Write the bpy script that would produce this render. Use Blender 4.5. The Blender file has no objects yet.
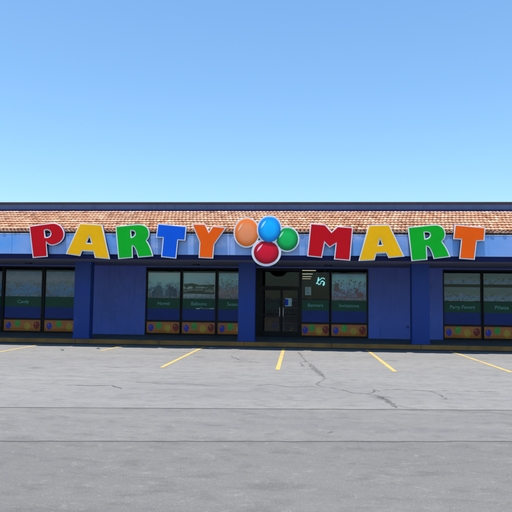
import bpy, bmesh, math, random
from mathutils import Vector, Matrix
random.seed(7)
C = bpy.context.scene.collection
S = bpy.context.scene
R = math.radians

# ------------------------------------------------------------------ camera
F = 600.0; H = 1.70
yaw = math.atan(47/F); pit = math.atan(41/F); rol = 0.0118
fw = Vector((-math.sin(yaw)*math.cos(pit), math.cos(yaw)*math.cos(pit), math.sin(pit)))
r0 = Vector((math.cos(yaw), math.sin(yaw), 0)); u0 = r0.cross(fw)
RT = r0*math.cos(rol) + u0*math.sin(rol); UP = u0*math.cos(rol) - r0*math.sin(rol)
cam = bpy.data.objects.new('camera', bpy.data.cameras.new('camera')); C.objects.link(cam)
cam.matrix_world = Matrix(((RT.x,UP.x,-fw.x,0),(RT.y,UP.y,-fw.y,0),(RT.z,UP.z,-fw.z,H),(0,0,0,1)))
cam.data.sensor_width = 36; cam.data.lens = F/512*36; cam.data.clip_end = 3000; cam.data.clip_start = .05
S.camera = cam

def ray(px, py): return fw + RT*((px-256)/F) - UP*((py-256)/F)
def atY(px, py, Y):            # survey point on the vertical plane at distance Y
    d = ray(px, py); t = Y/d.y; return Vector((d.x*t, Y, H + d.z*t))
def atZ(px, py, Z=0.0):        # survey point on a horizontal plane
    d = ray(px, py); t = (Z-H)/d.z; return Vector((d.x*t, d.y*t, Z))

# ------------------------------------------------------------------ tagging
def tag(o, label=None, cat=None, group=None, kind=None):
    if label: o['label'] = label
    if cat: o['category'] = cat
    if group: o['group'] = group
    if kind: o['kind'] = kind
    return o
def empty(name, loc=(0,0,0), **k):
    o = bpy.data.objects.new(name, None); C.objects.link(o); o.location = loc
    o.empty_display_size = .2
    return tag(o, **k)
def link(name, me, mats, parent=None):
    o = bpy.data.objects.new(name, me); C.objects.link(o)
    for m in (mats if isinstance(mats, (list, tuple)) else [mats]): me.materials.append(m)
    if parent:
        o.parent = parent
        o.matrix_parent_inverse = Matrix.Identity(4)
        off = wloc(parent)
        me.transform(Matrix.Translation(-off))
    return o
def wloc(o):
    v = Vector((0,0,0))
    while o: v += o.location; o = o.parent
    return v
def build(name, bm, mats, parent=None, smooth=False, bevel=0):
    if bevel:
        bmesh.ops.bevel(bm, geom=list(bm.edges), offset=bevel, segments=2, affect='EDGES', clamp_overlap=True)
    me = bpy.data.meshes.new(name); bm.to_mesh(me); bm.free()
    if smooth: me.polygons.foreach_set('use_smooth', [True]*len(me.polygons))
    return link(name, me, mats, parent)

def box(bm, x0, x1, y0, y1, z0, z1, mi=0):
    v = [bm.verts.new(p) for p in ((x0,y0,z0),(x1,y0,z0),(x1,y1,z0),(x0,y1,z0),(x0,y0,z1),(x1,y0,z1),(x1,y1,z1),(x0,y1,z1))]
    for f in ((0,3,2,1),(4,5,6,7),(0,1,5,4),(1,2,6,5),(2,3,7,6),(3,0,4,7)):
        bm.faces.new([v[i] for i in f]).material_index = mi
def cyl(bm, c, axis, r, l, n=16, r2=None, mi=0):
    axis = Vector(axis).normalized(); c = Vector(c)
    a = axis.orthogonal().normalized(); b = axis.cross(a); r2 = r if r2 is None else r2
    A = [bm.verts.new(c + (a*math.cos(t)+b*math.sin(t))*r) for t in [2*math.pi*i/n for i in range(n)]]
    B = [bm.verts.new(c + axis*l + (a*math.cos(t)+b*math.sin(t))*r2) for t in [2*math.pi*i/n for i in range(n)]]
    for i in range(n): bm.faces.new((A[i],A[(i+1)%n],B[(i+1)%n],B[i])).material_index = mi
    bm.faces.new(A[::-1]).material_index = mi; bm.faces.new(B).material_index = mi
def quadY(bm, x0, x1, z0, z1, Y, mi=0):
    f = bm.faces.new([bm.verts.new(p) for p in ((x0,Y,z0),(x1,Y,z0),(x1,Y,z1),(x0,Y,z1))]); f.material_index = mi; return f
def polyY(bm, pts, Y, mi=0):
    f = bm.faces.new([bm.verts.new((p[0],Y,p[1])) for p in pts]); f.material_index = mi; return f

# ------------------------------------------------------------------ materials
def nm(name):
    m = bpy.data.materials.new(name); m.use_nodes = True; nt = m.node_tree
    return m, nt, nt.nodes['Principled BSDF'], nt.nodes, nt.links
def texco(nt, kind='Object', scale=(1,1,1)):
    t = nt.nodes.new('ShaderNodeTexCoord'); mp = nt.nodes.new('ShaderNodeMapping')
    mp.inputs['Scale'].default_value = scale; nt.links.new(t.outputs[kind], mp.inputs[0]); return mp.outputs[0]
def noise(nt, vec, scale, detail=4, rough=.55, dist=0):
    n = nt.nodes.new('ShaderNodeTexNoise'); n.inputs['Scale'].default_value = scale
    n.inputs['Detail'].default_value = detail; n.inputs['Roughness'].default_value = rough
    n.inputs['Distortion'].default_value = dist; nt.links.new(vec, n.inputs['Vector']); return n.outputs['Fac']
def ramp(nt, fac, stops, interp='LINEAR'):
    r = nt.nodes.new('ShaderNodeValToRGB'); cr = r.color_ramp; cr.interpolation = interp
    while len(cr.elements) < len(stops): cr.elements.new(.5)
    for e, (p, c) in zip(cr.elements, stops):
        e.position = p; e.color = (*c, 1) if len(c) == 3 else c
    nt.links.new(fac, r.inputs[0]); return r.outputs[0]
def mix(nt, fac, a, b, blend='MIX'):
    m = nt.nodes.new('ShaderNodeMix'); m.data_type = 'RGBA'; m.blend_type = blend
    for k, v in ((0, fac), (6, a), (7, b)):
        if hasattr(v, 'is_linked') or hasattr(v, 'links'): nt.links.new(v, m.inputs[k])
        elif k == 0: m.inputs[0].default_value = v
        else: m.inputs[k].default_value = (*v, 1)
    return m.outputs[2]
def bump(nt, h, strength, dist=.01, prev=None):
    b = nt.nodes.new('ShaderNodeBump'); b.inputs['Strength'].default_value = strength
    b.inputs['Distance'].default_value = dist; nt.links.new(h, b.inputs['Height'])
    if prev: nt.links.new(prev, b.inputs['Normal'])
    return b.outputs[0]
def g(v): return (v, v, v)

def paint(name, col, rough=.5, var=.18, scale=1.2, bmp=.1, fine=40, metal=0, coat=0, dirt=None, streak=False, spec=None, chalk=None):
    m, nt, P, N, L = nm(name); v = texco(nt)
    n1 = noise(nt, v, scale, 6, .6)
    a = tuple(c*(1-var) for c in col); b = tuple(min(1, c*(1+var)) for c in col)
    c = ramp(nt, n1, [(.3, a), (.7, b)])
    if dirt:
        vs = texco(nt, 'Object', (3, 3, .35) if streak else (1,1,1))
        n2 = noise(nt, vs, 2.5, 8, .7)
        mk = ramp(nt, n2, [(.52, g(0)), (.75, g(.6))])
        c = mix(nt, mk, c, dirt)
    if chalk:
        n4 = noise(nt, v, 1.7, 9, .78, .6)
        c = mix(nt, ramp(nt, n4, [(.56, g(0)), (.70, g(.55))]), c, chalk)
        n5 = noise(nt, texco(nt, 'Object', (1,1,.6)), 7, 8, .8)
        c = mix(nt, ramp(nt, n5, [(.64, g(0)), (.70, g(.6))]), c, tuple(x*.35 for x in chalk))
    L.new(c, P.inputs['Base Color'])
    n3 = noise(nt, v, fine, 4, .6)
    L.new(bump(nt, n3, bmp, .01), P.inputs['Normal'])
    rr = ramp(nt, n1, [(.3, g(max(.02, rough-.08))), (.7, g(min(1, rough+.1)))])
    L.new(rr, P.inputs['Roughness'])
    if spec is not None: P.inputs['Specular IOR Level'].default_value = spec
    P.inputs['Metallic'].default_value = metal; P.inputs['Coat Weight'].default_value = coat
    return m

M = {}
M['wall'] = paint('blue_stucco', (.105,.165,.62), .75, .14, .6, .5, 55, dirt=(.045,.09,.34), streak=True, chalk=(.17,.25,.62))
M['pillar'] = paint('blue_pillar_paint', (.007,.042,.27), .7, .15, .9, .35, 45, dirt=(.01,.03,.13), streak=True, chalk=(.03,.08,.32))
M['soffit'] = paint('soffit_paint', (.11,.12,.20), .75, .12, .8, .25, 30)
M['beam'] = paint('navy_trim_paint', (.010,.014,.075), .7, .2, 1, .1, 30, spec=.15)
M['black'] = paint('black_aluminium', (.006,.007,.010), .4, .2, 4, .05, 60, spec=.2)
M['parapet'] = paint('slate_flashing', (.085,.12,.24), .45, .18, .7, .15, 20, metal=.2, dirt=(.04,.05,.1), streak=True)
M['cap'] = paint('dark_coping', (.045,.022,.035), .5, .25, 2, .1, 30)
M['white'] = paint('white_acrylic', (.74,.75,.80), .3, .04, 3, .02, 60)
M['trimline'] = paint('pale_drip_edge', (.55,.62,.75), .45, .1, 3, .1, 30, dirt=(.2,.2,.25))
M['return'] = paint('letter_return', (.02,.03,.10), .45, .2, 3, .05, 40)
for n, c in (('red',(.58,.002,.010)),('yellow',(.95,.47,.002)),('green',(.002,.42,.020)),('blue',(.002,.10,.68)),('orange',(.95,.115,.002))):
    M[n] = paint('acrylic_'+n, c, .55, .05, 2.0, .02, 50, dirt=tuple(x*.88 for x in c), spec=.12)
M['darkrubber'] = paint('dark_rubber', (.02,.02,.02), .8, .2, 4, .3, 40)
M['steel'] = paint('brushed_steel', (.5,.5,.52), .35, .1, 6, .05, 80, metal=.9)
M['greywhite'] = paint('grey_white_plastic', (.45,.48,.5), .5, .1, 6, .05, 80)

def mat_fascia():
    m, nt, P, N, L = nm('sky_printed_fascia'); v = texco(nt, 'Object', (.55,.55,1.2))
    n1 = noise(nt, v, .9, 3, .5, .3)
    base = ramp(nt, n1, [(.30, (.09,.33,.78)), (.45, (.18,.36,.76)), (.6, (.25,.39,.76)), (.78, (.36,.44,.78))])
    v2 = texco(nt, 'Object', (.9,.9,1.6)); n2 = noise(nt, v2, 1.3, 7, .6)
    cl = ramp(nt, n2, [(.55, g(0)), (.75, g(.55))])
    c = mix(nt, cl, base, (.62,.70,.90))
    vs = texco(nt, 'Object', (6,6,.5)); n3 = noise(nt, vs, 1.5, 6, .7)
    c = mix(nt, ramp(nt, n3, [(.58, g(0)), (.8, g(.35))]), c, (.10,.14,.28))
    L.new(c, P.inputs['Base Color']); P.inputs['Roughness'].default_value = .38
    L.new(bump(nt, noise(nt, texco(nt), .8, 3), .25, .05), P.inputs['Normal'])
    return m
M['fascia'] = mat_fascia()

def mat_tile():
    m, nt, P, N, L = nm('clay_roof_tile')
    at = N.new('ShaderNodeAttribute'); at.attribute_name = 'tint'; at.attribute_type = 'GEOMETRY'
    c = ramp(nt, at.outputs['Fac'], [(0,(.26,.11,.06)),(.25,(.42,.21,.12)),(.55,(.55,.30,.185)),(.8,(.62,.37,.24)),(1,(.68,.47,.33))])
    v = texco(nt); n = noise(nt, v, 9, 6, .7)
    c = mix(nt, ramp(nt, n, [(.5, g(0)), (.8, g(.6))]), c, (.26,.15,.10))
    n2 = noise(nt, v, .7, 4, .6)
    c = mix(nt, ramp(nt, n2, [(.42, g(0)), (.7, g(.4))]), c, (.48,.36,.28))
    L.new(c, P.inputs['Base Color']); P.inputs['Roughness'].default_value = .9; P.inputs['Specular IOR Level'].default_value = .15
    L.new(bump(nt, noise(nt, v, 70, 4), .4, .01), P.inputs['Normal'])
    return m
M['tile'] = mat_tile()

_a, _b = atZ(75,407.9), atZ(380,409.6); SKEW = (_b.y-_a.y)/(_b.x-_a.x); Y_SEAM1 = _a.y - SKEW*_a.x
_a, _b = atZ(110,441.4), atZ(380,441.5); Y_SEAM2 = _a.y - SKEW*_a.x
def mat_asphalt():
    m, nt, P, N, L = nm('weathered_asphalt'); v = texco(nt)
    big = noise(nt, texco(nt, 'Object', (.12,.5,1)), 1.0, 5, .6, .5)
    c = ramp(nt, big, [(.28, (.150,.150,.152)), (.5, (.172,.171,.171)), (.72, (.190,.188,.185))])
    # paler aggregate
    fine = noise(nt, v, 85, 3, .75)
    c = mix(nt, ramp(nt, fine, [(.55, g(0)), (.72, g(.75))]), c, (.34,.335,.32))
    fine2 = noise(nt, v, 38, 5, .8)
    c = mix(nt, ramp(nt, fine2, [(.22, g(.85)), (.42, g(0))]), c, (.045,.045,.05))
    mid = noise(nt, texco(nt, 'Object', (1,1.6,1)), 2.2, 8, .68)
    c = mix(nt, ramp(nt, mid, [(.34, g(.55)), (.5, g(0))]), c, (.105,.103,.102))
    # long tyre-polished, dusty streaks along the driving lane
    st = noise(nt, texco(nt, 'Object', (.05,1.5,1)), 1.2, 6, .65)
    c = mix(nt, ramp(nt, st, [(.35, g(.22)), (.5, g(0))]), c, (.125,.126,.132))
    st2 = noise(nt, texco(nt, 'Object', (.09,1.1,1)), 1.7, 4, .6)
    c = mix(nt, ramp(nt, st2, [(.55, g(0)), (.72, g(.40))]), c, (.235,.232,.225))
    # three paving passes: the older two nearest the street are greyer
    sy = N.new('ShaderNodeSeparateXYZ'); L.new(v, sy.inputs[0]); dv = N.new('ShaderNodeMath'); dv.operation = 'DIVIDE'; dv.inputs[1].default_value = 20
    sk = N.new('ShaderNodeMath'); sk.operation = 'MULTIPLY_ADD'; sk.inputs[1].default_value = -SKEW; L.new(sy.outputs[0], sk.inputs[0]); L.new(sy.outputs[1], sk.inputs[2]); L.new(sk.outputs[0], dv.inputs[0])
    c = mix(nt, 1.0, c, ramp(nt, dv.outputs[0], [(0, (.67,.652,.63)), (Y_SEAM2/20, (.77,.752,.73)), (Y_SEAM1/20, (.95,.93,.90))], 'CONSTANT'), 'MULTIPLY')
    gr = noise(nt, v, 26, 6, .85)
    c = mix(nt, ramp(nt, gr, [(.30, g(.6)), (.46, g(0))]), c, (.070,.070,.074))
    vg = N.new('ShaderNodeTexVoronoi'); vg.inputs['Scale'].default_value = 42; L.new(v, vg.inputs['Vector'])
    c = mix(nt, ramp(nt, vg.outputs['Distance'], [(.10, g(.16)), (.32, g(0))]), c, (.36,.35,.33))
    pt = noise(nt, texco(nt, 'Object', (1,1.3,1)), 5.5, 9, .72, .8)
    c = mix(nt, ramp(nt, pt, [(.33, g(.45)), (.47, g(0))]), c, (.105,.103,.104))
    c = mix(nt, ramp(nt, pt, [(.56, g(0)), (.70, g(.35))]), c, (.25,.245,.235))
    # oil spots
    vo = N.new('ShaderNodeTexVoronoi'); vo.inputs['Scale'].default_value = .55; L.new(v, vo.inputs['Vector'])
    sp = noise(nt, v, 3, 5, .7)
    ad = N.new('ShaderNodeMath'); ad.operation = 'MULTIPLY_ADD'; ad.inputs[1].default_value = .22
    L.new(sp, ad.inputs[0]); L.new(vo.outputs['Distance'], ad.inputs[2])
    c = mix(nt, ramp(nt, ad.outputs[0], [(.16, g(.55)), (.25, g(0))]), c, (.085,.083,.085))
    L.new(c, P.inputs['Base Color']); P.inputs['Roughness'].default_value = .86
    P.inputs['Specular IOR Level'].default_value = .3
    b = bump(nt, fine, .55, .006); b = bump(nt, mid, .25, .02, b)
    L.new(b, P.inputs['Normal']); return m
M['asphalt'] = mat_asphalt()
def mat_crack(name, lo, hi):
    """crumbled crack: broken up along its edges so the pavement shows between the crumbs"""
    m = bpy.data.materials.new(name); m.use_nodes = True; nt = m.node_tree; N = nt.nodes; L = nt.links; P = N['Principled BSDF']; v = texco(nt)
    n = noise(nt, v, 14, 6, .75); L.new(ramp(nt, n, [(.3, (.07,.07,.072)), (.7, (.12,.12,.12))]), P.inputs['Base Color'])
    P.inputs['Roughness'].default_value = .95; P.inputs['Specular IOR Level'].default_value = .1
    n2 = noise(nt, v, 30, 5, .8); L.new(ramp(nt, n2, [(lo, g(0)), (hi, g(.7))]), P.inputs['Alpha'])
    return m
M['crack'] = mat_crack('crack_tar', .30, .42); M['crumble'] = mat_crack('crack_crumble', .44, .60)
def mat_line():
    m, nt, P, N, L = nm('worn_yellow_paint'); v = texco(nt)
    n = noise(nt, v, 22, 7, .75); n2 = noise(nt, v, 3, 4)
    ad = N.new('ShaderNodeMath'); ad.operation = 'MULTIPLY_ADD'; ad.inputs[1].default_value = .5
    L.new(n2, ad.inputs[0]); L.new(n, ad.inputs[2])
    c = ramp(nt, ad.outputs[0], [(.60, (.165,.16,.155)), (.69, (.40,.27,.075)), (.95, (.50,.335,.085))])
    L.new(c, P.inputs['Base Color']); P.inputs['Roughness'].default_value = .75
    return m
M['line'] = mat_line()
M['curb'] = paint('yellow_kerb_paint', (.30,.135,.030), .85, .3, 1.5, .4, 30, dirt=(.055,.04,.03))
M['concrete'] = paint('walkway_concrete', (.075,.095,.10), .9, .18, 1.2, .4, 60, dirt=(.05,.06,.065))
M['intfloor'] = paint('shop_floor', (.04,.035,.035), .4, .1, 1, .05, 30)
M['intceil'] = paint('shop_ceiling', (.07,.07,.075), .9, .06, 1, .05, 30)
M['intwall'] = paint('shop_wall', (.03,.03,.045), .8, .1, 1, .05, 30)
M['shelf'] = paint('shelf_white', (.35,.36,.38), .5, .08, 3, .05, 30)

def mat_glass():
    m = bpy.data.materials.new('window_glass'); m.use_nodes = True; nt = m.node_tree; nt.nodes.clear(); N = nt.nodes; L = nt.links
    o = N.new('ShaderNodeOutputMaterial'); mx = N.new('ShaderNodeMixShader'); t = N.new('ShaderNodeBsdfTransparent')
    t.inputs[0].default_value = (.84,.88,.90,1)
    gl = N.new('ShaderNodeBsdfGlossy'); gl.inputs['Roughness'].default_value = .015; gl.inputs['Color'].default_value = (.72,.86,1,1)
    fr = N.new('ShaderNodeFresnel'); fr.inputs[0].default_value = 1.5
    v = texco(nt); n = noise(nt, v, 1.3, 2)
    b = N.new('ShaderNodeBump'); b.inputs['Strength'].default_value = .05; b.inputs['Distance'].default_value = .02; L.new(n, b.inputs['Height'])
    L.new(b.outputs[0], gl.inputs['Normal'])
    ml = N.new('ShaderNodeMath'); ml.operation = 'MULTIPLY'; ml.inputs[1].default_value = .62; L.new(fr.outputs[0], ml.inputs[0])
    L.new(ml.outputs[0], mx.inputs[0]); L.new(t.outputs[0], mx.inputs[1]); L.new(gl.outputs[0], mx.inputs[2]); L.new(mx.outputs[0], o.inputs[0])
    return m
M['glass'] = mat_glass()
def mat_emit(name, col, s):
    m, nt, P, N, L = nm(name); P.inputs['Base Color'].default_value = (*col,1)
    P.inputs['Emission Color'].default_value = (*col,1); P.inputs['Emission Strength'].default_value = s; return m
M['tube'] = mat_emit('fluorescent_tube', (1,.92,.62), .24)
M['neon'] = mat_emit('cyan_neon', (.30,.95,.95), .30)

def flat(name, col, rough=.6, var=.12):
    return paint('print_'+name, col, rough, var, 3, .02, 30, spec=.08)
for n, c in (('pgreen',(.001,.12,.055)),('pblue',(.001,.045,.33)),('porange',(.92,.27,.055)),('pyellow',(.90,.52,.05)),('pred',(.40,.02,.02)),('pbal_blue',(.02,.06,.70)),('pbal_green',(.05,.60,.09)),('ptext',(.30,.72,.66)),('pwhite',(.55,.62,.62)),('pwhite2',(.40,.62,.68))):
    M[n] = flat(n, c)

def mat_photo(name, bands, clump, clumpcol, cs, seed, thr=(.48,.6), speck=None):
    """printed picture: horizontal colour bands up the sheet, broken by clumps and specks of ink"""
    m, nt, P, N, L = nm('printed_photo_'+name)
    t = N.new('ShaderNodeTexCoord'); sp = N.new('ShaderNodeSeparateXYZ'); L.new(t.outputs['Generated'], sp.inputs[0])
    mp = N.new('ShaderNodeMapping'); mp.inputs['Location'].default_value = (seed*3.1, seed*1.7, seed*2.3); L.new(t.outputs['Object'], mp.inputs[0]); v = mp.outputs[0]
    n0 = noise(nt, v, 2.4, 5, .6)
    a = N.new('ShaderNodeMath'); a.operation = 'MULTIPLY_ADD'; a.inputs[1].default_value = .5; L.new(n0, a.inputs[0]); L.new(sp.outputs[2], a.inputs[2])
    s = N.new('ShaderNodeMath'); s.operation = 'SUBTRACT'; s.inputs[1].default_value = .25; L.new(a.outputs[0], s.inputs[0])
    c = ramp(nt, s.outputs[0], bands)
    n1 = noise(nt, v, cs, 7, .7, .4)
    # clumps live in the middle and lower part of the picture
    hz = ramp(nt, sp.outputs[2], [(0,g(.7)),(.45,g(1)),(.75,g(0)),(1,g(0))])
    c = mix(nt, mix(nt, 1.0, ramp(nt, n1, [(thr[0], g(0)), (thr[1], g(1))]), hz, 'MULTIPLY'), c, clumpcol)
    if speck:
        vo = N.new('ShaderNodeTexVoronoi'); vo.inputs['Scale'].default_value = speck[0]; L.new(v, vo.inputs['Vector'])
        c = mix(nt, mix(nt, 1.0, ramp(nt, vo.outputs['Distance'], [(.2, g(.8)), (.4, g(0))]), ramp(nt, noise(nt, v, 3, 3), [(.4,g(0)),(.6,g(1))]), 'MULTIPLY'), c, mix(nt, .5, vo.outputs['Color'], speck[1]))
    L.new(c, P.inputs['Base Color']); P.inputs['Roughness'].default_value = .5
    return m
def lighten(b, k): return [(p, (min(1,c[0]*k), min(1,c[1]*k*1.02), min(1,c[2]*k*1.12))) for p, c in b]
_mp = mat_photo
def mat_photo(name, bands, clump, cc, cs, seed, thr=(.48,.6), speck=None): return _mp(name, lighten(bands, 2.5), clump, tuple(c*1.2 for c in cc), cs, seed, thr, speck)
PH = [
 mat_photo('skyline', [(0,(.05,.05,.05)),(.14,(.10,.16,.18)),(.3,(.12,.22,.28)),(.6,(.22,.40,.46)),(1,(.30,.50,.56))], 5, (.055,.12,.20), 5, 1),
 mat_photo('hills', [(0,(.16,.20,.24)),(.16,(.20,.24,.26)),(.3,(.10,.15,.13)),(.42,(.22,.28,.26)),(.7,(.22,.36,.42)),(1,(.28,.42,.46))], 5, (.06,.12,.09), 4, 2.2, (.5,.62)),
 mat_photo('crowd', [(0,(.12,.10,.13)),(.3,(.22,.16,.18)),(.45,(.12,.25,.30)),(.7,(.20,.40,.44)),(1,(.18,.30,.34))], 8, (.26,.14,.16), 9, 3.7, (.45,.6), (22,(.3,.3,.3))),
 mat_photo('party', [(0,(.25,.12,.16)),(.25,(.14,.18,.28)),(.5,(.16,.30,.36)),(.8,(.18,.38,.44)),(1,(.12,.24,.30))], 6, (.22,.10,.14), 5, 5.1, (.5,.62), (26,(.35,.5,.5))),
 mat_photo('collage', [(0,(.10,.20,.20)),(.3,(.10,.16,.24)),(.5,(.10,.14,.12)),(.7,(.07,.12,.10)),(1,(.08,.13,.13))], 8, (.05,.10,.09), 9, 6.3, (.5,.6), (18,(.12,.2,.25))),
 mat_photo('street', [(0,(.04,.10,.18)),(.3,(.05,.16,.28)),(.5,(.10,.16,.20)),(.7,(.18,.20,.22)),(1,(.06,.12,.18))], 7, (.16,.15,.17), 7, 8.8, (.5,.6), (15,(.2,.22,.25))),
]

def mat_smallprint():
    m, nt, P, N, L = nm('small_print'); n = noise(nt, texco(nt, 'Object', (9,1,2)), 2.0, 4, .7)
    L.new(ramp(nt, n, [(.46, (.10,.14,.15)), (.52, (.42,.50,.52))]), P.inputs['Base Color']); P.inputs['Roughness'].default_value = .5; return m
M['smallprint'] = mat_smallprint()

# ------------------------------------------------------------------ setting
XL, XR = -17.0, 14.0            # ends of the shop block
YF = 19.25                       # fascia plane
YC = 20.8                       # kerb face
YP = 21.1                       # pillar front
YW = 23.8                       # shop wall
YB = 50.0
ZS = 2.905                      # soffit
ZK = .14
bm = bmesh.new()
f = bm.faces.new([bm.verts.new(p) for p in ((-700,-700,0),(700,-700,0),(700,900,0),(-700,900,0))])
tag(build('parking_lot', bm, M['asphalt']), kind='structure')

ZI = [0]
def strip(name, pts, w, z, m, jitter=0, kind='structure', wn=0):
    """flat ribbon along ground points"""
    bm = bmesh.new(); prev = None; pts = [Vector((p[0],p[1],0)) for p in pts]
    for i, p in enumerate(pts):
        q = wn or 1; d = (pts[min(i+q,len(pts)-1)] - pts[max(i-q,0)]).normalized(); n = Vector((-d.y, d.x, 0))
        ww = w*(1+random.uniform(-jitter, jitter))/2
        if jitter > .3 and i in (0, len(pts)-1): ww *= .2
        a = bm.verts.new(p + n*ww + Vector((0,0,z))); b = bm.verts.new(p - n*ww + Vector((0,0,z)))
        if prev: bm.faces.new((prev[1], b, a, prev[0]))
        prev = (a, b)
    return tag(build(name, bm, m), kind=kind)
def subdiv(pts, step, amp, seed):
    rnd = random.Random(seed); out = []
    for a, b in zip(pts[:-1], pts[1:]):
        L = (b-a).length; n = max(1, int(L/step)); d = (b-a).normalized(); nn = Vector((-d.y, d.x, 0))
        for i in range(n):
            out.append(a + (b-a)*(i/n) + nn*(rnd.gauss(0, amp) if i or out else 0))
    out.append(pts[-1]); return out

# parking lines (yellow, worn), each surveyed at both ends
def pline(bp, tp, ext=True, w=.10):
    a = atZ(*bp); b = atZ(*tp); d = (b-a).normalized()
    b2 = a + d*((YC-.02-a.y)/d.y) if ext else b
    n = max(6, int((b2-a).length/.25))
    pts = [a + (b2-a)*(i/n) for i in range(n+1)]
    strip('parking_line', pts, w, .004, M['line'], .10)
pline((161.5,367.5),(199.8,348.8)); pline((277.6,369.8),(283.4,349.6)); pline((395.2,371.8),(369.4,351.8))
pline((100.5,350.9),(121,346.4)); pline((512,372.5),(457.7,353.8))
a = atZ(161.5,367.5); s = atZ(277.6,369.8)-a
for k in (2, 3):
    p = atZ(161.5,367.5) - s*k; strip('parking_line', [p+Vector((0,i*.4,0)) for i in range(16) if (p.y+i*.4) < YC-.02], .10, .004, M['line'])
# straight seams across the lot
def seam(p, q, w, seed):
    A = atZ(*p); B = atZ(*q); d = B-A; A = A - d*1.2; B = B + d*1.2
    strip('pavement_seam', subdiv([A,B], .18, .006, seed), w, .005, M['crack'], .35)
seam((75,407.9),(380,409.6), .035, 1); seam((110,441.4),(380,441.5), .034, 2)
def crack(pix, w, seed, step=.12, amp=.03):
    ZI[0] += 1
    strip('pavement_crack', subdiv([atZ(*p) for p in pix], .09, min(amp*.5, .016), seed), w*(1.0 if w > .055 else .7), .006+ZI[0]*.0004, M['crumble' if w > .055 else 'crack'], .55, wn=4)
crack([(298,352),(306,361),(317,369),(323,375),(325,379),(320,382),(316,384),(322,387),(340,389),(352,393),(366,394),(378,396),(388,401),(394,404),(399,409)], .058, 3)
crack([(366,394),(374,392),(372,389),(380,392)], .03, 5)
crack([(378,396),(388,402),(396,408)], .09, 6, amp=.02)
crack([(306,361),(300,363),(304,367)], .07, 7); crack([(309,365),(317,372),(323,377)], .08, 21, amp=.05)
crack([(64,385),(90,386),(112,385.5),(122,389)], .045, 8); crack([(135,382),(160,384),(185,384),(212,385.5)], .04, 9)
crack([(255,385.5),(268,384.5),(290,387),(316,387)], .035, 10); crack([(380,390),(402,389.5),(425,391),(450,391),(500,392)], .035, 11)
crack([(430,391),(438,394),(447,400)], .07, 12); crack([(230,356),(240,360),(252,362),(262,363)], .035, 13)
crack([(327,433.5),(334,431.5),(337,432.5)], .07, 15, .04, .015)
crack([(170,352),(185,352.5),(196,352)], .06, 17)
crack([(60,472),(150,478),(215,476)], .006, 20)
crack([(95,366),(120,368),(150,366)], .035, 24); crack([(395,405),(430,412),(470,411),(520,416)], .02, 26)

# walkway and kerb
strip('kerb_shade_strip', subdiv([Vector((XL-6, YC-.24, 0)), Vector((XR+6, YC-.24, 0))], .3, .02, 77), .48, .0055, paint('kerb_shade_tone', (.05,.048,.045), .9, .3, 2, .4, 40, dirt=(.02,.02,.02)), .15)  # shade put into colour: dark ribbon deepens the canopy shadow beside the kerb
bm = bmesh.new(); x = XL-6
while x < XR+6:
    box(bm, x+.004, x+2.396, YC+.16, YW+.3, -.05, ZK); x += 2.4
tag(build('walkway', bm, M['concrete']), kind='structure')
bm = bmesh.new(); x = XL-6
while x < XR+6:
    box(bm, x+.003, x+2.997, YC, YC+.155, -.05, ZK+.003); x += 3.0
tag(build('kerb', bm, M['curb'], bevel=.012), kind='structure')

# ------------------------------------------------------------------ the shop block
store = empty('shop_building', (0, YW, 0), label='long low blue shopping strip with clay tile canopy roof and square pillars', cat='building')
PW = .60; PD = .36
def X(px, Y, py=300): return atY(px, py, Y).x
pcs = [X(82, YP), X(246.6, YP), X(420.7, YP)]
sp_ = (pcs[2]-pcs[0])/2
pcs = [pcs[0]-2*sp_, pcs[0]-sp_] + pcs + [pcs[2]+sp_]
for xc in pcs:
    bm = bmesh.new(); box(bm, xc-PW/2, xc+PW/2, YP, YP+PD, ZK-.02, ZS-.002)
    bmesh.ops.bevel(bm, geom=[e for e in bm.edges if abs((e.verts[0].co-e.verts[1].co).z) > 1], offset=.012, segments=2, affect='EDGES')
    p = build('pillar', bm, M['pillar'], store)
    bm = bmesh.new(); box(bm, xc-PW/2-.02, xc+PW/2+.02, YP-.02, YP+PD+.02, ZK, ZK+.07)
    build('base_trim', bm, M['pillar'], p, bevel=.006)
# z levels of the shopfront glazing
z_sill, z_bar0, z_bar1, z_blue, z_green, z_top, z_head = .215, .665, .735, 1.19, 1.605, 2.64, 2.80
FR = .055
groups = [[(-38,1),(3.5,41),(44,84)], [(146.7,179.8),(182,215.2),(217.6,252.5)], [(257,300.2),(301.8,329.2),(331.4,367)], [(444.3,481.5),(483.8,521),(523.4,560)]]
openings = []
for gr in groups: openings.append((X(gr[0][0],YW)-FR, X(gr[-1][1],YW)+FR))
xl0 = openings[0][0]-6.5; openings = [(xl0, xl0+4.2)] + openings
# wall
bm = bmesh.new(); cur = XL+.1
for a, b in openings:
    box(bm, cur, a, YW, YW+.2, ZK-.02, ZS+.01)
    box(bm, a, b, YW, YW+.2, z_head+FR, ZS+.01)
    cur = b
box(bm, cur, XR-.1, YW, YW+.2, ZK-.02, ZS+.01)
box(bm, XL, XL+.1, YW-.1, YB, 0, 4.9); box(bm, XR-.1, XR, YW-.1, YB, 0, 4.9); box(bm, XL+.1, XR-.1, YB-.1, YB, 0, 4.9)
build('wall', bm, M['wall'], store)
# soffit with plank joints
bm = bmesh.new(); x = XL
while x < XR:
    box(bm, x+.003, min(x+1.217, XR), YF+.06, YW+.2, ZS, ZS+.03); x += 1.22
build('soffit', bm, M['soffit'], store)
zf0 = atY(256, 255.2, YF).z; zf1 = atY(256, 235.0, YF).z
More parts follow.
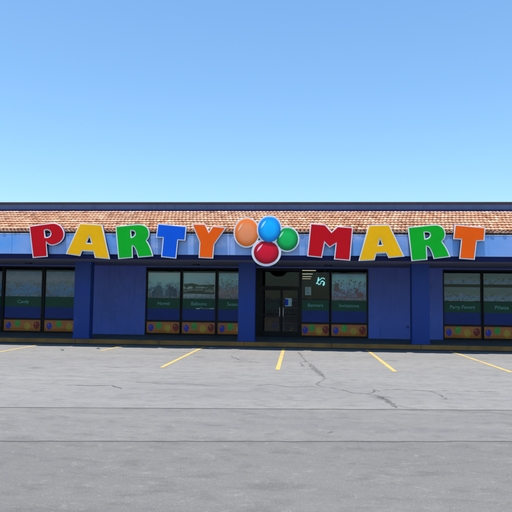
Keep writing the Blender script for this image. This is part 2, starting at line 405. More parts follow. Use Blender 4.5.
# fascia panels, narrow butt joints
bm = bmesh.new(); x = XL
while x < XR:
    box(bm, x+.0025, min(x+2.4375, XR), YF, YF+.05, zf0, zf1); x += 2.44
build('fascia', bm, M['fascia'], store, bevel=.004)
bm = bmesh.new(); box(bm, XL, XR, YF+.055, YF+.20, ZS-.01, zf0+.25); build('fascia_beam', bm, M['beam'], store, bevel=.006)
bm = bmesh.new(); box(bm, XL, XR, YF-.003, YF+.06, zf1+.003, zf1+.03); build('drip_edge', bm, M['trimline'], store)
bm = bmesh.new(); box(bm, XL, XR, YF+.05, YF+.12, zf1+.032, zf1+.17); build('eave_board', bm, M['cap'], store)
# roof: rows of clay tiles, each tile a short barrel overlapping the row below
E0 = Vector((0, YF+.035, atY(256, 233.2, YF).z)); E1 = Vector((0, 21.95, atY(256, 212.2, 21.95).z))
sl = (E1-E0); SL = sl.length; sl.normalize(); nrm = Vector((0, -sl.z, sl.y))
NR = 9; rowL = SL/NR; tw = .129
bm = bmesh.new(); tints = []
NS = 6
row_off = [random.uniform(-.02,.02) + (tw/2 if i % 2 else 0) for i in range(NR)]
for r in range(NR):
    x = XL + row_off[r]; rt = random.uniform(-.07,.07)
    while x < XR:
        w = tw*random.uniform(.955,1.0); lift = random.uniform(0,.008); dx = random.uniform(-.004,.004); ds = random.uniform(-.014,.014)
        rr = random.random(); tn = min(1, max(0, (random.gauss(.55,.16) if rr < .8 else (random.uniform(.05,.3) if rr < .9 else random.uniform(.85,1))) + rt))
        fr, bk, fu = [], [], []
        for i in range(NS+1):
            a = math.pi*i/NS; cx = x+dx+w/2 - math.cos(a)*w/2; h = math.sin(a)*.031
            p0 = E0 + sl*(r*rowL-.02+ds) + nrm*(h+.052+lift); p1 = E0 + sl*((r+1)*rowL+.03) + nrm*(h*.7+.008+lift)
            pu = E0 + sl*(r*rowL-.02+ds) + nrm*(max(0,h*.78-.008)+.026+lift)
            fr.append(bm.verts.new((cx,p0.y,p0.z))); bk.append(bm.verts.new((cx,p1.y,p1.z))); fu.append(bm.verts.new((cx,pu.y,pu.z)))
        for i in range(NS):
            f = bm.faces.new((fr[i],fr[i+1],bk[i+1],bk[i])); f.smooth = True
            bm.faces.new((fu[i],fu[i+1],fr[i+1],fr[i]))
        tints += [tn]*(3*(NS+1)); x += tw
bm.normal_update()
me = bpy.data.meshes.new('roof_tiles'); bm.to_mesh(me); bm.free()
at = me.attributes.new('tint', 'FLOAT', 'POINT'); at.data.foreach_set('value', tints)
link('roof_tiles', me, M['tile'], store)
bm = bmesh.new()   # felt deck under the tiles
q = [E0 + sl*.0, E1]; a0 = E0 + nrm*.0; a1 = E1 + nrm*.0
vs = [bm.verts.new(p) for p in ((XL,a0.y,a0.z),(XR,a0.y,a0.z),(XR,a1.y,a1.z),(XL,a1.y,a1.z))]; bm.faces.new(vs)
vs = [bm.verts.new(p) for p in ((XL,a0.y,a0.z-.04),(XL,a1.y,a1.z-.04),(XR,a1.y,a1.z-.04),(XR,a0.y,a0.z-.04))]; bm.faces.new(vs)
build('roof_deck', bm, M['cap'], store)
# parapet behind the tiles, with coping
zp = atY(256, 204.3, 22.0).z; zc = atY(256, 202.0, 21.95).z
bm = bmesh.new(); x = XL
while x < XR: box(bm, x+.003, min(x+3.047, XR), 22.0, 22.2, E1.z-.25, zp); x += 3.05
build('parapet', bm, M['parapet'], store)
bm = bmesh.new(); box(bm, XL-.03, XR+.03, 21.95, 22.26, zp+.002, zc); build('coping', bm, M['cap'], store, bevel=.008)
bm = bmesh.new(); box(bm, XL, XR, 21.93, 21.995, E1.z-.02, E1.z+.10); build('flashing', bm, M['beam'], store)
bm = bmesh.new(); box(bm, XL+.02, XR-.02, 22.21, YB-.1, 4.95, 5.1); build('flat_roof', bm, M['cap'], store)
for x0, x1 in ((XL, XL+.1), (XR-.1, XR)):
    bm = bmesh.new(); pts = [(YF+.21, ZS+.04), (21.99, ZS+.04), (21.99, E1.z-.26), (YF+.21, E0.z-.02)]
    A = [bm.verts.new((x0,*p)) for p in pts]; B = [bm.verts.new((x1,*p)) for p in pts]
    for i in range(4): bm.faces.new((A[i],A[(i+1)%4],B[(i+1)%4],B[i]))
    bm.faces.new(A[::-1]); bm.faces.new(B); build('gable_end', bm, M['wall'], store)
# interior shell
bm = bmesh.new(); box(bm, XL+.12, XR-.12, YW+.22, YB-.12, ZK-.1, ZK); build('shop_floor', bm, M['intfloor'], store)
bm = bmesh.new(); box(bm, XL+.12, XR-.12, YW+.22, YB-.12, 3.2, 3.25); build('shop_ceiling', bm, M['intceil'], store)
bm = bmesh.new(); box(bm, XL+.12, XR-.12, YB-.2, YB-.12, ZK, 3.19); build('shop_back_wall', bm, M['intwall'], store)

# ------------------------------------------------------------------ text helper
def textmesh(s, size, cx, cz, Y, shear=0, bold=.006):
    cu = bpy.data.curves.new('t', 'FONT'); cu.body = s; cu.size = size; cu.align_x = 'CENTER'; cu.align_y = 'CENTER'; cu.extrude = .0008; cu.shear = shear; cu.offset = bold*size
    o = bpy.data.objects.new('t', cu); C.objects.link(o); bpy.context.view_layer.update()
    me = bpy.data.meshes.new_from_object(o.evaluated_get(bpy.context.evaluated_depsgraph_get())); bpy.data.objects.remove(o)
    me.transform(Matrix.Translation((cx, Y, cz)) @ Matrix.Rotation(R(90), 4, 'X')); return me

def ell(cx, cz, rx, rz, n=28, rot=0):
    out = []
    for i in range(n):
        t = 2*math.pi*i/n; a, b = rx*math.cos(t), rz*math.sin(t); out.append((cx+a*math.cos(rot)-b*math.sin(rot), cz+a*math.sin(rot)+b*math.cos(rot)))
    return out
def balloon_panel(x0, x1, z0, z1, Y, par, seed):
    rnd = random.Random(seed); bm = bmesh.new(); w = x1-x0; h = z1-z0
    quadY(bm, x0, x1, z0, z1, Y, 0)
    k = h*.5
    for i, (fx, fz, mi, rx) in enumerate(((.13,.47,1,.26),(.37,.66,2,.27),(.63,.42,3,.30),(.88,.52,4,.30))):
        cx = x0+w*fx; cz = z0+h*fz; a = k*rx*2*.95; b = a*1.22; a = min(a, w*.10*1.2); b = min(b, h*.33)
        rot = rnd.uniform(-.25,.25)
        yy = Y-.0016-.0005*i
        polyY(bm, ell(cx, cz, a, b, 26, rot), yy, mi)
        polyY(bm, [(cx-.02, cz-b-.025), (cx+.02, cz-b-.025), (cx, cz-b+.012)], yy-.0003, mi)
        polyY(bm, ell(cx-a*.35, cz+b*.4, a*.18, b*.22, 12, .5), yy-.0006, 5)
    for i in range(9):  # streamers and confetti printed on the strip
        cx = x0+w*rnd.random(); cz = z0+h*rnd.random(); s = .012+.012*rnd.random()
        if cx-s < x0 or cx+s > x1 or cz-s < z0 or cz+s > z1: continue
        polyY(bm, [(cx-s,cz),(cx,cz-s*.5),(cx+s,cz),(cx,cz+s*.5)], Y-.0008-.00002*i, rnd.choice((3,4,5)))
    return build('balloon_panel', bm, [M['porange'],M['pbal_blue'],M['pbal_green'],M['pyellow'],M['pred'],M['pyellow']], par)

FIG = {0: [flat('fig_a',(.05,.14,.25)), flat('fig_b',(.10,.24,.34)), flat('fig_c',(.30,.14,.12))],
       1: [flat('fig_d',(.06,.13,.10)), flat('fig_e',(.24,.30,.30)), flat('fig_f',(.04,.08,.07))],
       2: [flat('fig_g',(.34,.25,.29)), flat('fig_h',(.16,.34,.42)), flat('fig_i',(.42,.48,.50))],
       3: [flat('fig_j',(.30,.20,.28)), flat('fig_k',(.16,.34,.44)), flat('fig_l',(.38,.17,.20))],
       4: [flat('fig_m',(.10,.12,.12))]*3, 5: [flat('fig_n',(.12,.13,.15))]*3}
def figures(bm, x0, x1, z0, z1, Y, kind, seed):
    """printed shapes of the picture: tree and roof outlines, hills, or rows of people"""
    rnd = random.Random(seed*7+1); w = x1-x0; h = z1-z0; d = [0]
    def y(): d[0] += 1; return Y-.0008-.00004*d[0]
    if kind == 0:
        for i in range(16):
            cx = x0+w*rnd.uniform(.08,.92); hh = h*rnd.uniform(.18,.50)*(1-.4*abs((cx-x0)/w-.5)); ww = w*rnd.uniform(.03,.08)
            polyY(bm, [(cx-ww,z0),(cx+ww,z0),(cx+ww*rnd.uniform(.7,1),z0+hh*.8),(cx+ww*.3,z0+hh),(cx-ww*.4,z0+hh*.97),(cx-ww,z0+hh*.75)], y(), rnd.choice((1,2,2)))
        for i in range(26): r_ = rnd.uniform(.015,.055); polyY(bm, ell(rnd.uniform(x0+r_,x1-r_), z0+r_+h*.34*rnd.random(), r_, r_*rnd.uniform(.6,1), 9), y(), rnd.choice((1,1,2,3)))
    elif kind == 1:
        for j, (hh, mi) in enumerate(((.52,1),(.34,2),(.22,3))):
            n = 14; ph = rnd.uniform(0,6); top = [(x0+w*k/n, z0+h*(hh+.03*math.sin(k*.45+ph)+rnd.uniform(-.025,.025))) for k in range(n+1)]
            polyY(bm, [(x0,z0+h*(hh-.09)),(x1,z0+h*(hh-.12))]+top[::-1], y(), mi)
        for i in range(18): r_ = rnd.uniform(.02,.06); polyY(bm, ell(rnd.uniform(x0+r_,x1-r_), z0+h*rnd.uniform(.3,.5), r_*1.4, r_, 9), y(), rnd.choice((1,3)))
    elif kind in (2, 3):
        for i in range(230):
            fz = rnd.random()**1.6*.72; r_ = w*rnd.uniform(.010,.034); cx = rnd.uniform(x0+r_, x1-r_); cz = z0+r_+h*fz
            if rnd.random() < fz*.6: continue
            polyY(bm, [(cx+r_*math.cos(t)*rnd.uniform(.5,1), cz+r_*1.2*math.sin(t)*rnd.uniform(.5,1)) for t in [k*math.pi/4 for k in range(8)]], y(), rnd.choice((1,2,3)))
        if kind == 3:
            for cx, cz, a, b, mi in ((.13,.55,.08,.10,1),(.12,.38,.10,.14,1),(.84,.16,.13,.09,3),(.74,.30,.05,.10,3),(.66,.42,.03,.07,2)): polyY(bm, [(x0+w*cx+w*a*math.cos(t)*rnd.uniform(.8,1), z0+h*cz+h*b*math.sin(t)*rnd.uniform(.8,1)) for t in [k*math.pi/7 for k in range(14)]], y(), mi)
def window(x0, x1, photo=None, text=None, tsize=.17, upper_clear=False, seed=0, tx=None, rows=False, label=None, plain=False):
    a, b = x0-FR, x1+FR; YG = YW+.06
    bm = bmesh.new()
    box(bm, a, b, YW+.01, YW+.12, ZK-.01, z_sill); box(bm, a, b, YW+.01, YW+.12, z_head, z_head+FR)
    box(bm, a, x0, YW+.01, YW+.12, z_sill, z_head); box(bm, x1, b, YW+.01, YW+.12, z_sill, z_head)
    box(bm, x0, x1, YW+.012, YW+.118, z_bar0, z_bar1)
    w = build('window', bm, M['black'], store)
    if label: w['label'] = label
    bm = bmesh.new(); quadY(bm, x0, x1, z_bar1, z_head, YG); quadY(bm, x0, x1, z_sill, z_bar0, YG); build('pane', bm, M['glass'], w)
    YB_ = YG+.03
    if not plain:
        bm = bmesh.new(); quadY(bm, x0, x1, z_bar1, z_blue, YB_); build('blue_band', bm, M['pblue'], w)
        bm = bmesh.new(); quadY(bm, x0, x1, z_blue, z_green, YB_); build('green_band', bm, M['pgreen'], w)
    balloon_panel(x0, x1, z_sill, z_bar0, YB_, w, seed)
    if photo is not None and not upper_clear:
        if rows:
            zm = z_green + (z_top-z_green)*.55
            bm = bmesh.new(); quadY(bm, x0+.02, x1-.02, z_green+.03, zm, YB_); build('photo_poster', bm, PH[photo], w)
            bm = bmesh.new(); quadY(bm, x0+.02, x1-.02, zm+.12, z_top+.08, YB_); build('photo_poster', bm, PH[4], w)
        else:
            bm = bmesh.new(); quadY(bm, x0+.025, x1-.025, z_green+.005, z_top, YB_); figures(bm, x0+.05, x1-.05, z_green+.08, z_top, YB_, photo, seed); build('photo_poster', bm, [PH[photo]]+FIG[photo], w)
        # pale caption strip along the foot of the picture, small print broken up
        bm = bmesh.new(); quadY(bm, x0+.04, x1-.04, z_green+.03, z_green+.062, YB_-.006)
        build('caption', bm, M['smallprint'], w)
    if text:
        me = textmesh(text, tsize, tx if tx is not None else (x0+x1)/2, (z_blue+z_green)/2-.0, YB_-.004); link('lettering', me, M['ptext'], w)
    return w
txt = {(1,0):('Hawaii',0,.19),(1,1):('Balloons',1,.19),(1,2):('Seasonal',2,.19),(2,1):('Banners',3,.19),(2,2):('Invitations',3,.19),(3,0):('Party Favors',4,.19),(3,1):('Piñatas',4,.19),(3,2):('Costumes',5,.19),(0,0):('Cards',5,.19),(0,1):('Candy',5,.19),(0,2):('',5,.19)}
WX = {}
for gi, gr in enumerate(groups):
    for pi_, (p0, p1) in enumerate(gr):
        x0, x1 = X(p0, YW), X(p1, YW)
        if (gi, pi_) == (2, 0): DX = (x0, x1); continue
        t, ph, ts = txt[(gi, pi_)]; WX[(gi,pi_)] = (x0, x1)
        window(x0+FR*.0, x1-FR*.0, ph, t, ts, upper_clear=(gi,pi_)==(2,1), seed=gi*5+pi_, rows=(gi==3))
a, b = openings[0]; w3 = (b-a)/3
for k in range(3): window(a+FR+k*w3, a+(k+1)*w3-FR, (0,2,1)[k], '', .19, seed=40+k)
# torn white film edge over the Balloons pane
x0, x1 = WX[(1,1)]
zz = z_blue+.02; wb = [o for o in store.children if o.name.startswith('window')][4]
for i, (u0, u1, dz, hh) in enumerate(((.42,.53,0,.06),(.53,.60,.03,.03),(.60,.80,.0,.018),(.82,.98,.01,.05))):
    rnd = random.Random(i); a_, b_ = x0+(x1-x0)*u0, x0+(x1-x0)*u1; n = 6; bm = bmesh.new()
    up = [(a_+(b_-a_)*k/n, zz+dz+hh/2*rnd.uniform(.2,1)) for k in range(n+1)]; lo = [(a_+(b_-a_)*k/n, zz+dz-hh/2*rnd.uniform(.2,1)) for k in range(n+1)]
    polyY(bm, lo+up[::-1], YW+.055); build('torn_film', bm, M['pwhite'], wb)

# entrance
dx0, dx1 = DX; z_tr = 2.10
dr = None
bm = bmesh.new(); YD = YW+.02
box(bm, dx0-FR, dx0+.20, YD, YD+.14, ZK, z_head+FR); box(bm, dx1-.05, dx1+FR*.4, YD, YD+.14, ZK, z_head+FR)
box(bm, dx0+.20, dx1-.05, YD, YD+.14, z_head-.05, z_head+FR); box(bm, dx0+.20, dx1-.05, YD, YD+.14, z_tr-.06, z_tr+.04)
door = build('entrance', bm, M['black'], store)
bm = bmesh.new(); quadY(bm, dx0+.20, dx1-.05, z_tr+.04, z_head-.05, YD+.07); build('transom_pane', bm, M['glass'], door)
lx0, lx1 = dx0+.20, dx1-.05; mid = lx0+(lx1-lx0)*.53
for (a, b, hx) in ((lx0+.003, mid-.004, mid-.07), (mid+.004, lx1-.003, mid+.07)):
    bm = bmesh.new()
    box(bm, a, a+.05, YD+.03, YD+.08, ZK+.01, z_tr-.065); box(bm, b-.05, b, YD+.03, YD+.08, ZK+.01, z_tr-.065)
    box(bm, a+.05, b-.05, YD+.03, YD+.08, z_tr-.125, z_tr-.065); box(bm, a+.05, b-.05, YD+.03, YD+.08, ZK+.01, ZK+.22)
    box(bm, a+.05, b-.05, YD+.032, YD+.078, .98, 1.05)
    lf = build('door', bm, M['black'], store)
    bm = bmesh.new(); quadY(bm, a+.05, b-.05, ZK+.22, .98, YD+.055); quadY(bm, a+.05, b-.05, 1.05, z_tr-.125, YD+.055); build('pane', bm, M['glass'], lf)
    bm = bmesh.new(); cyl(bm, (hx, YD-.03, .95), (0,0,1), .012, .35, 10); cyl(bm, (hx, YD-.03, .97), (0,1,0), .008, .06, 8); cyl(bm, (hx, YD-.03, 1.28), (0,1,0), .008, .06, 8); build('handle', bm, M['steel'], lf)
# faded prints on the left leaf
bm = bmesh.new(); quadY(bm, lx0+.08, mid-.10, .36, .90, YD+.062, 0); polyY(bm, ell(lx0+.30, .68, .10, .13), YD+.060, 1); polyY(bm, ell(mid-.25, .60, .09, .12), YD+.0605, 2)
ld = [o for o in store.children if o.name.startswith('door')][0]
fd = [flat('faded_orange',(.10,.045,.02)), flat('faded_yellow',(.16,.07,.02)), flat('faded_blue',(.03,.03,.10))]
build('balloon_print', bm, fd, ld)
bm = bmesh.new(); quadY(bm, lx0+.12, mid-.08, 1.20, 1.52, YD+.062); build('green_print', bm, flat('faded_green',(.004,.035,.018)), ld)

# notice on the window and neon sign hanging behind it
p = atY(308.2, 291, YW+.05)
bm = bmesh.new(); box(bm, p.x-.115, p.x+.115, YW+.050, YW+.052, p.z-.16, p.z+.16, 0)
for i in range(7): quadY(bm, p.x-.085, p.x-.085+random.Random(i).uniform(.08,.17), p.z+.12-i*.038, p.z+.133-i*.038, YW+.0485, 1)
tag(build('paper_notice', bm, [M['pwhite2'], M['return']]), 'small white paper notice taped inside the window beside the door', 'notice')
p = atY(288.5, 302.3, YD+.05)
bm = bmesh.new(); box(bm, p.x-.13, p.x+.13, YD+.046, YD+.048, p.z-.16, p.z+.16, 0); quadY(bm, p.x-.13, p.x-.01, p.z-.12, p.z+.12, YD+.044, 1)
tag(build('paper_notice', bm, [M['pwhite2'], M['pbal_blue']]), 'pale blue and white notice on the right leaf of the entrance door', 'notice')
ns = empty('neon_sign', atY(320.8, 281.5, YW+.25), label='small glowing cyan neon sign hanging behind the window by the door', cat='neon sign')
def tube(bm, pts, r, n=8):
    for a, b in zip(pts[:-1], pts[1:]): cyl(bm, a, b-a, r, (b-a).length, n)
st = [[(250,258),(262,195),(270,232),(245,262),(268,290),(296,272)], [(280,232),(300,208),(325,205),(343,220)], [(288,262),(310,240),(338,256),(338,285),(325,302)], [(232,268),(246,280)], [(300,250),(322,247)], [(335,262),(322,280),(322,303)]]
bm = bmesh.new()
for s_ in st: tube(bm, [atY(298+q[0]/12.8, 262+q[1]/12.8, YW+.25) for q in s_], .017)
build('neon_tube', bm, M['neon'], ns)
bm = bmesh.new(); c_ = atY(320.8, 281.5, YW+.27); box(bm, c_.x-.22, c_.x+.22, YW+.28, YW+.30, c_.z-.20, c_.z+.20)
build('back_plate', bm, M['black'], ns)
bm = bmesh.new()
for dx in (-.15,.15): cyl(bm, (c_.x+dx, YW+.29, c_.z+.2), (0,0,1), .003, 3.2-c_.z-.2, 6)
build('hanging_wire', bm, M['steel'], ns)

# interior: ceiling lights, racks, counter
zc_ = 3.12
def clight(px, py, L, extra=''):
    d = ray(px, py); t = (zc_-H)/d.z; x, y = d.x*t, d.y*t
    o = empty('ceiling_light', (x, y, 3.2), label='yellowish fluorescent ceiling light seen through the glass '+extra, cat='light', group='fluorescent lights inside the shop')
    bm = bmesh.new(); box(bm, x-L/2-.03, x+L/2+.03, y-.14, y+.14, zc_+.03, 3.199); build('housing', bm, M['intceil'], o)
    bm = bmesh.new(); box(bm, x-L/2, x+L/2, y-.12, y+.12, zc_, zc_+.029); build('diffuser', bm, M['tube'], o)
ws = ['highest and nearest behind the neon window', 'second from the top behind the neon window', 'third from the top behind the neon window','fourth from the top behind the neon window', 'lowest and farthest behind the neon window']
for k, (px, py) in enumerate(((309,270.8),(307.5,274.2),(307,276.8),(306.5,278.9),(306,280.8))): clight(px, py, (.72,.62,.60,.64,.72)[k]*1.0, ws[k])
clight(270, 270.5, .9, 'above the entrance transom')
MERCH = [flat('box_red',(.12,.02,.02)), flat('box_tan',(.14,.10,.05)), flat('box_blue',(.02,.04,.12)), flat('box_teal',(.02,.08,.07))]
def rack(x, y, w, lab, seed):
    rnd = random.Random(seed); o = empty('display_rack', (x, y, ZK), label=lab, cat='shop rack', group='racks inside the shop')
    for sx in (-1,1): bm = bmesh.new(); box(bm, x+sx*w/2-.02, x+sx*w/2+.02, y-.2, y+.2, ZK, 1.6); build('upright', bm, M['shelf'], o)
    for k in range(5):
        z = ZK+.12+k*.32; bm = bmesh.new(); box(bm, x-w/2+.021, x+w/2-.021, y-.22, y+.2, z, z+.025); s = build('shelf', bm, M['shelf'], o)
        xx = x-w/2+.05; bm = bmesh.new()
        while xx < x+w/2-.15:
            ww = rnd.uniform(.07,.16); box(bm, xx, xx+ww, y-.17, y+.1, z+.026, z+.026+rnd.uniform(.1,.25), rnd.randrange(4)); xx += ww+.02
        build('merchandise', bm, MERCH, s)
rack(X(293, 26.2), 26.2, .8, 'white display rack of small boxes just inside the right door leaf', 3)
rack(X(268, 28.5), 28.5, 1.6, 'wide display rack standing deeper inside behind the left door leaf', 4)
rack(X(315, 27.5), 27.5, 1.8, 'wide display rack behind the window with the neon sign', 5)

# soffit fittings, tap, camera
def dlight(px, py, lab):
    d = ray(px, py); t = (ZS-H)/d.z; x, y = d.x*t, d.y*t
    o = empty('soffit_light', (x, y, ZS), label=lab, cat='light', group='unlit lights under the canopy')
    bm = bmesh.new(); cyl(bm, (x,y,ZS-.035), (0,0,1), .14, .034, 24, .15); build('housing', bm, M['black'], o)
    bm = bmesh.new(); cyl(bm, (x,y,ZS-.045), (0,0,1), .10, .009, 24); build('lens', bm, M['return'], o)
dlight(28.5, 262.9, 'unlit round light under the canopy above the leftmost windows'); dlight(328, 265.0, 'unlit round light under the canopy right of the entrance')
dlight(196, 264.2, 'unlit round light under the canopy above the three poster windows')
p = atY(473.3, 266.8, YW-.08)
o = empty('security_camera', (p.x, YW-.02, p.z), label='tiny grey security camera above the rightmost poster window', cat='camera')
bm = bmesh.new(); cyl(bm, (p.x, YW-.10, p.z-.01), (0,-1,-.15), .035, .12, 16); build('body', bm, M['greywhite'], o)
bm = bmesh.new(); box(bm, p.x-.03, p.x+.03, YW-.012, YW-.001, p.z-.03, p.z+.05); cyl(bm, (p.x, YW-.012, p.z+.01), (0,-1,-.2), .012, .10, 10); build('bracket', bm, M['greywhite'], o)
p = atY(408, 327, YW-.05)
o = empty('wall_tap', (p.x, YW, p.z), label='small dark tap on the blue wall left of the right pillar', cat='tap')
bm = bmesh.new(); cyl(bm, (p.x, YW-.001, p.z), (0,-1,0), .018, .09, 10); cyl(bm, (p.x, YW-.085, p.z), (0,-.3,-1), .014, .06, 10); build('spout', bm, M['return'], o)
bm = bmesh.new(); cyl(bm, (p.x, YW-.06, p.z+.018), (0,0,1), .006, .03, 8); cyl(bm, (p.x, YW-.06, p.z+.048), (0,0,1), .03, .008, 12); build('handle', bm, M['return'], o)

# ------------------------------------------------------------------ sign letters
YL = YF - .17            # front of the letters
def smooth_closed(pts, idx=None): return pts
def offset_poly(pts, d):
    """grow (d>0) a closed polygon outwards; mitred"""
    A = sum(p[0]*q[1]-q[0]*p[1] for p, q in zip(pts, pts[1:]+pts[:1]))/2
    s = 1 if A > 0 else -1; n = len(pts); out = []
    for i in range(n):
        a, b, c = Vector(pts[i-1]), Vector(pts[i]), Vector(pts[(i+1)%n])
        d1 = (b-a).normalized(); d2 = (c-b).normalized(); n1 = Vector((d1.y,-d1.x))*s; n2 = Vector((d2.y,-d2.x))*s
        m = (n1+n2); l = m.length
        if l < 1e-6: out.append(tuple(b+n1*d)); continue
        m /= l; k = min(1/max(m.dot(n1), .35), 2.2); out.append(tuple(b+m*d*k))
    return out
def catmull(pts, n=6):
    out = []
    for i in range(1, len(pts)-2):
        p0, p1, p2, p3 = [Vector(p) for p in pts[i-1:i+3]]
        for k in range(n):
            t = k/n; out.append(tuple(.5*((2*p1)+(p2-p0)*t+(2*p0-5*p1+4*p2-p3)*t*t+(3*p1-p0-3*p2+p3)*t**3)))
    out.append(tuple(pts[-2])); return out
def path(spec):
    """list of points; a nested list is a smooth run through its points"""
    out = []
    for s_ in spec:
        if isinstance(s_, list):
            e = [tuple(2*Vector(s_[0])-Vector(s_[1]))] + s_ + [tuple(2*Vector(s_[-1])-Vector(s_[-2]))]
            out += catmull(e)
        else: out.append(s_)
    return out
def plate(name, loops, y0, y1, m, par, bev=0):
    """solid plate between depths y0 (front) and y1 with holes"""
    cu = bpy.data.curves.new('c', 'CURVE'); cu.dimensions = '2D'; cu.fill_mode = 'BOTH'; cu.extrude = (y1-y0)/2-bev; cu.bevel_depth = bev; cu.bevel_resolution = 1
    for lp in loops:
        sp = cu.splines.new('POLY'); sp.points.add(len(lp)-1)
        for i, p in enumerate(lp): sp.points[i].co = (p[0], p[1], 0, 1)
        sp.use_cyclic_u = True
    o = bpy.data.objects.new('c', cu); C.objects.link(o); bpy.context.view_layer.update()
    me = bpy.data.meshes.new_from_object(o.evaluated_get(bpy.context.evaluated_depsgraph_get())); bpy.data.objects.remove(o)
    me.transform(Matrix.Translation((0, (y0+y1)/2, 0)) @ Matrix.Rotation(R(90), 4, 'X')); me.name = name
    return link(name, me, m, par)
def letter(spec, hole, org, sc, m, lab, ch):
    def cv(pl): return [(lambda v: (v.x, v.z))(atY(org[0]+p[0]/sc, org[1]+p[1]/sc, YL)) for p in pl]
    outer = cv(path(spec)); holes = [cv(path(hole))] if hole else []
    B = .032
    big = offset_poly(outer, B); hb = [offset_poly(h, -B) for h in holes]
    # every ring of a hole grows inwards, so the white rim shows round it too
    cx = sum(p[0] for p in outer)/len(outer); zb = min(p[1] for p in outer)
    o = empty('sign_letter', (cx, YF, zb), label=lab, cat='sign letter', group='letters of the PARTY MART shop sign')
    plate('letter_face', [outer]+holes, YL-.006, YL-.0005, m, o, .002)
    plate('letter_rim', [big]+hb, YL, YL+.022, M['white'], o, .003)
    plate('letter_return', [offset_poly(big, -.006)]+[offset_poly(h, .006) for h in hb], YL+.0225, YF-.008 if True else 0, M['return'], o)
    return o
letter([(28,88),(180,66),[(250,57),(330,50),(390,70),(432,112),(453,170),(445,225),(413,270),(368,298),(312,312),(265,300),(226,262)],(238,458),(72,472)],
       [(200,124),[(245,114),(285,132),(302,172),(288,212),(250,232)],(210,230)], (28,220), 12.8, M['red'], 'tilted red letter P at the left end of the sign', 'P')
letter([(118,48),(355,62),(440,432),(292,420),(275,350),(130,342),(108,398),(-32,377)], [(222,165),(260,276),(172,269)], (70,220), 11.38, M['yellow'], 'yellow letter A between the red P and the left green R', 'A')
letter([(52,82),(200,66),[(300,58),(360,68),(400,100),(415,150),(405,200),(380,232)],[(380,232),(410,280),(436,340),(455,402)],(305,415),[(300,400),(288,355),(265,310),(243,287)],(222,284),(226,420),(82,432)],
       [(205,114),[(238,112),(262,124),(273,150),(264,180),(240,200)],(211,208)], (112,220), 11.38, M['green'], 'left green letter R between yellow A and blue T', 'R')
letter([(72,60),(415,92),(402,250),(310,245),(285,480),(118,462),(140,217),(52,212)], None, (153,220), 12.8, M['blue'], 'blue letter T, the only blue letter of the sign', 'T')
letter([(277,190),(350,192),(376,246),(405,204),(478,212),(405,316),(398,400),(318,396),(323,300)], None, (150,195), 6.4, M['orange'], 'orange letter Y just left of the balloon cluster', 'Y')
letter([(130,50),(282,62),(358,150),(432,82),(590,95),(560,450),(400,438),(420,250),(338,300),(275,235),(240,417),(95,402)], None, (300,220), 11.38, M['red'], 'wide red letter M just right of the balloon cluster', 'M')
letter([(148,62),(345,58),(490,365),(350,378),(325,328),(210,335),(192,402),(50,408)], [(255,168),(294,264),(224,269)], (355,220), 10.24, M['yellow'], 'yellow letter A between red M and the right green R', 'A')
letter([(45,92),(200,76),[(290,67),(370,66),(425,95),(449,150),(440,202),(407,243)],[(407,243),(440,290),(472,345),(500,410)],(335,430),[(328,408),(312,360),(285,312),(258,292)],(235,290),(242,442),(85,455)],
       [(208,130),[(255,128),(285,140),(297,170),(282,204),(252,221)],(219,225)], (405,220), 11.38, M['green'], 'right green letter R beside the orange T', 'R')
letter([(65,65),(390,95),(380,225),(295,230),(270,440),(118,430),(140,212),(50,207)], None, (450,220), 11.38, M['orange'], 'orange letter T at the right end of the sign', 'T')

# balloon cluster
def artmat(name, core, rim, hi):
    """sign artwork: printed balloon - mid tone, darker ink towards the printed outline, as on the panel"""
    m, nt, P, N, L = nm('artwork_'+name); t = N.new('ShaderNodeTexCoord'); mp = N.new('ShaderNodeMapping'); mp.vector_type = 'POINT'
    mp.inputs['Location'].default_value = (-.5,-.5,-.5); L.new(t.outputs['Generated'], mp.inputs[0])
    sx = N.new('ShaderNodeSeparateXYZ'); L.new(mp.outputs[0], sx.inputs[0])
    cb = N.new('ShaderNodeCombineXYZ'); L.new(sx.outputs[0], cb.inputs[0]); L.new(sx.outputs[2], cb.inputs[2])
    ln = N.new('ShaderNodeVectorMath'); ln.operation = 'LENGTH'; L.new(cb.outputs[0], ln.inputs[0])
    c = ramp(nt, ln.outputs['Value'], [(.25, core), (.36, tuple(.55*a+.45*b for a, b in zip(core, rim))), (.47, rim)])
    L.new(c, P.inputs['Base Color']); P.inputs['Roughness'].default_value = .4; P.inputs['Specular IOR Level'].default_value = .2; return m
bc = empty('balloon_sign', (atY(267,250,YF).x, YF, atY(267,265,YF).z), label='round cluster of four painted balloons in the middle of the sign', cat='sign')
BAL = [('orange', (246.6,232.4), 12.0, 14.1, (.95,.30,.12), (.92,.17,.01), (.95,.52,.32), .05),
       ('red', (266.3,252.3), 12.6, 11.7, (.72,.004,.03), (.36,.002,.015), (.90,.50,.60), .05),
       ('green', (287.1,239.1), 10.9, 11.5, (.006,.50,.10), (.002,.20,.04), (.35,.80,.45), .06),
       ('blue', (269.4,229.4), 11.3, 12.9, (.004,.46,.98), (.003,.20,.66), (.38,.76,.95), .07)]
YA = YL-.02
def pel(c, rx, ry, n=48, rot=0):
    P_ = atY(c[0], c[1], YA); k = YA/F; return ell(P_.x, P_.z, rx*k, ry*k, n, rot), P_, k
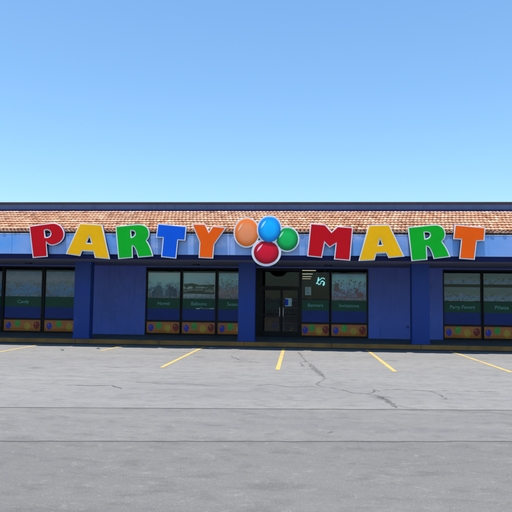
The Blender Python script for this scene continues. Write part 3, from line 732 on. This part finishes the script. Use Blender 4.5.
for n_, c, rx, ry, core, rim, hi, dep in BAL:
    k = YA/F; grow = 2.3 if n_ == 'red' else 1.35
    lp = pel(c, rx+grow, ry+grow)[0]; d = {'orange':0,'red':-.012,'green':-.006,'blue':-.018}[n_]
    plate('backing', [lp], YL+d, YL+.02+d*.2, M['white'], bc, .003)
    plate('case', [pel(c, rx+grow-.3, ry+grow-.3)[0]], YL+.0235, YF-.008-abs(d)*.3, M['return'], bc)
    # domed balloon face
    bm = bmesh.new(); P_ = atY(c[0], c[1], YA); rings = []
    for j in range(9):
        a = j/8*math.pi/2; rr = math.cos(a); hh = math.sin(a)
        rings.append([bm.verts.new((x, YL+d-.001-dep*.55*hh-(.0 if n_ != 'blue' else .015), z)) for x, z in ell(P_.x, P_.z, max(rr,.01)*rx*k, max(rr,.01)*ry*k, 48)])
    for A_, B_ in zip(rings[:-1], rings[1:]):
        for i in range(48): bm.faces.new((A_[i], A_[(i+1)%48], B_[(i+1)%48], B_[i]))
    bm.faces.new(rings[-1]); bmesh.ops.recalc_face_normals(bm, faces=bm.faces)
    b = build('balloon', bm, artmat(n_, core, rim, hi), bc, smooth=True); b['label'] = n_+' painted balloon'
    # printed highlight crescent
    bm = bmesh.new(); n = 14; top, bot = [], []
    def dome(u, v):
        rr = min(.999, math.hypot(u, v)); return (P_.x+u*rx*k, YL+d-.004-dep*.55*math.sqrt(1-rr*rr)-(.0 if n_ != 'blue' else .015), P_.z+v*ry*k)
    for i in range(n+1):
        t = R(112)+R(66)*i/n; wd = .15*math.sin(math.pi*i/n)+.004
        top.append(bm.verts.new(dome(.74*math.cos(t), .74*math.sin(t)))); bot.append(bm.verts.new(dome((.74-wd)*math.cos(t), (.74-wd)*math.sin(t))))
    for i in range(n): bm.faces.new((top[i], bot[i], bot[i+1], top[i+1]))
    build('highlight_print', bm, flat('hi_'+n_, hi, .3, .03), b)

# a few bits of litter at the kerb
for i, (px, py, s, m, lab) in enumerate(((212,348.6,.10,'white','small scrap of white paper left of the middle pillar by the kerb'),(98,348.8,.09,'darkrubber','small dark scrap lying by the kerb below the leftmost pillar'),(62,350.5,.05,'darkrubber','tiny dark scrap on the asphalt at the far left of the kerb'))):
    p = atZ(px, py); bm = bmesh.new(); rnd = random.Random(i); vs = [bm.verts.new((p.x+s*math.cos(t)*rnd.uniform(.6,1.3), p.y+s*math.sin(t)*rnd.uniform(.6,1.3), .006+rnd.uniform(0,.03))) for t in [k*math.pi/3 for k in range(6)]]
    cv_ = bm.verts.new((p.x, p.y, .035))
    for k in range(6): bm.faces.new((vs[k], vs[(k+1)%6], cv_))
    o = build('litter', bm, M[m]); md = o.modifiers.new('thick', 'SOLIDIFY'); md.thickness = .004; tag(o, lab, 'litter')

# ------------------------------------------------------------------ light
W = bpy.data.worlds.new('World'); S.world = W; W.use_nodes = True; nt = W.node_tree
sky = nt.nodes.new('ShaderNodeTexSky'); sky.sky_type = 'NISHITA'; sky.sun_disc = False
EL = R(83.5); AZ = R(24)       # almost overhead, slightly in front of the shop and to its left
sd = Vector((-math.cos(EL)*math.sin(AZ), -math.cos(EL)*math.cos(AZ), math.sin(EL))).normalized()
sky.sun_elevation = math.asin(sd.z); sky.sun_rotation = math.atan2(sd.x, sd.y)
sky.altitude = 0; sky.air_density = 1.5; sky.dust_density = .2; sky.ozone_density = 3.2
bg = nt.nodes['Background']; nt.links.new(mix(nt, 1.0, sky.outputs[0], (.77,.985,1.15), 'MULTIPLY'), bg.inputs[0]); bg.inputs[1].default_value = .066
sun = bpy.data.objects.new('sun', bpy.data.lights.new('sun', 'SUN')); C.objects.link(sun)
sun.data.energy = 3.5; sun.data.angle = R(.53); sun.data.color = (1,.95,.87)
sun.rotation_euler = sd.to_track_quat('Z', 'Y').to_euler(); sun.location = (0,0,30)
S.view_settings.view_transform = 'Standard'; S.view_settings.look = 'None'; S.view_settings.gamma = 1
S.view_settings.exposure = 1.28
S.render.engine = 'CYCLES'; S.render.resolution_x = 1024; S.render.resolution_y = 1024
S.cycles.transparent_max_bounces = 16; S.cycles.max_bounces = 8
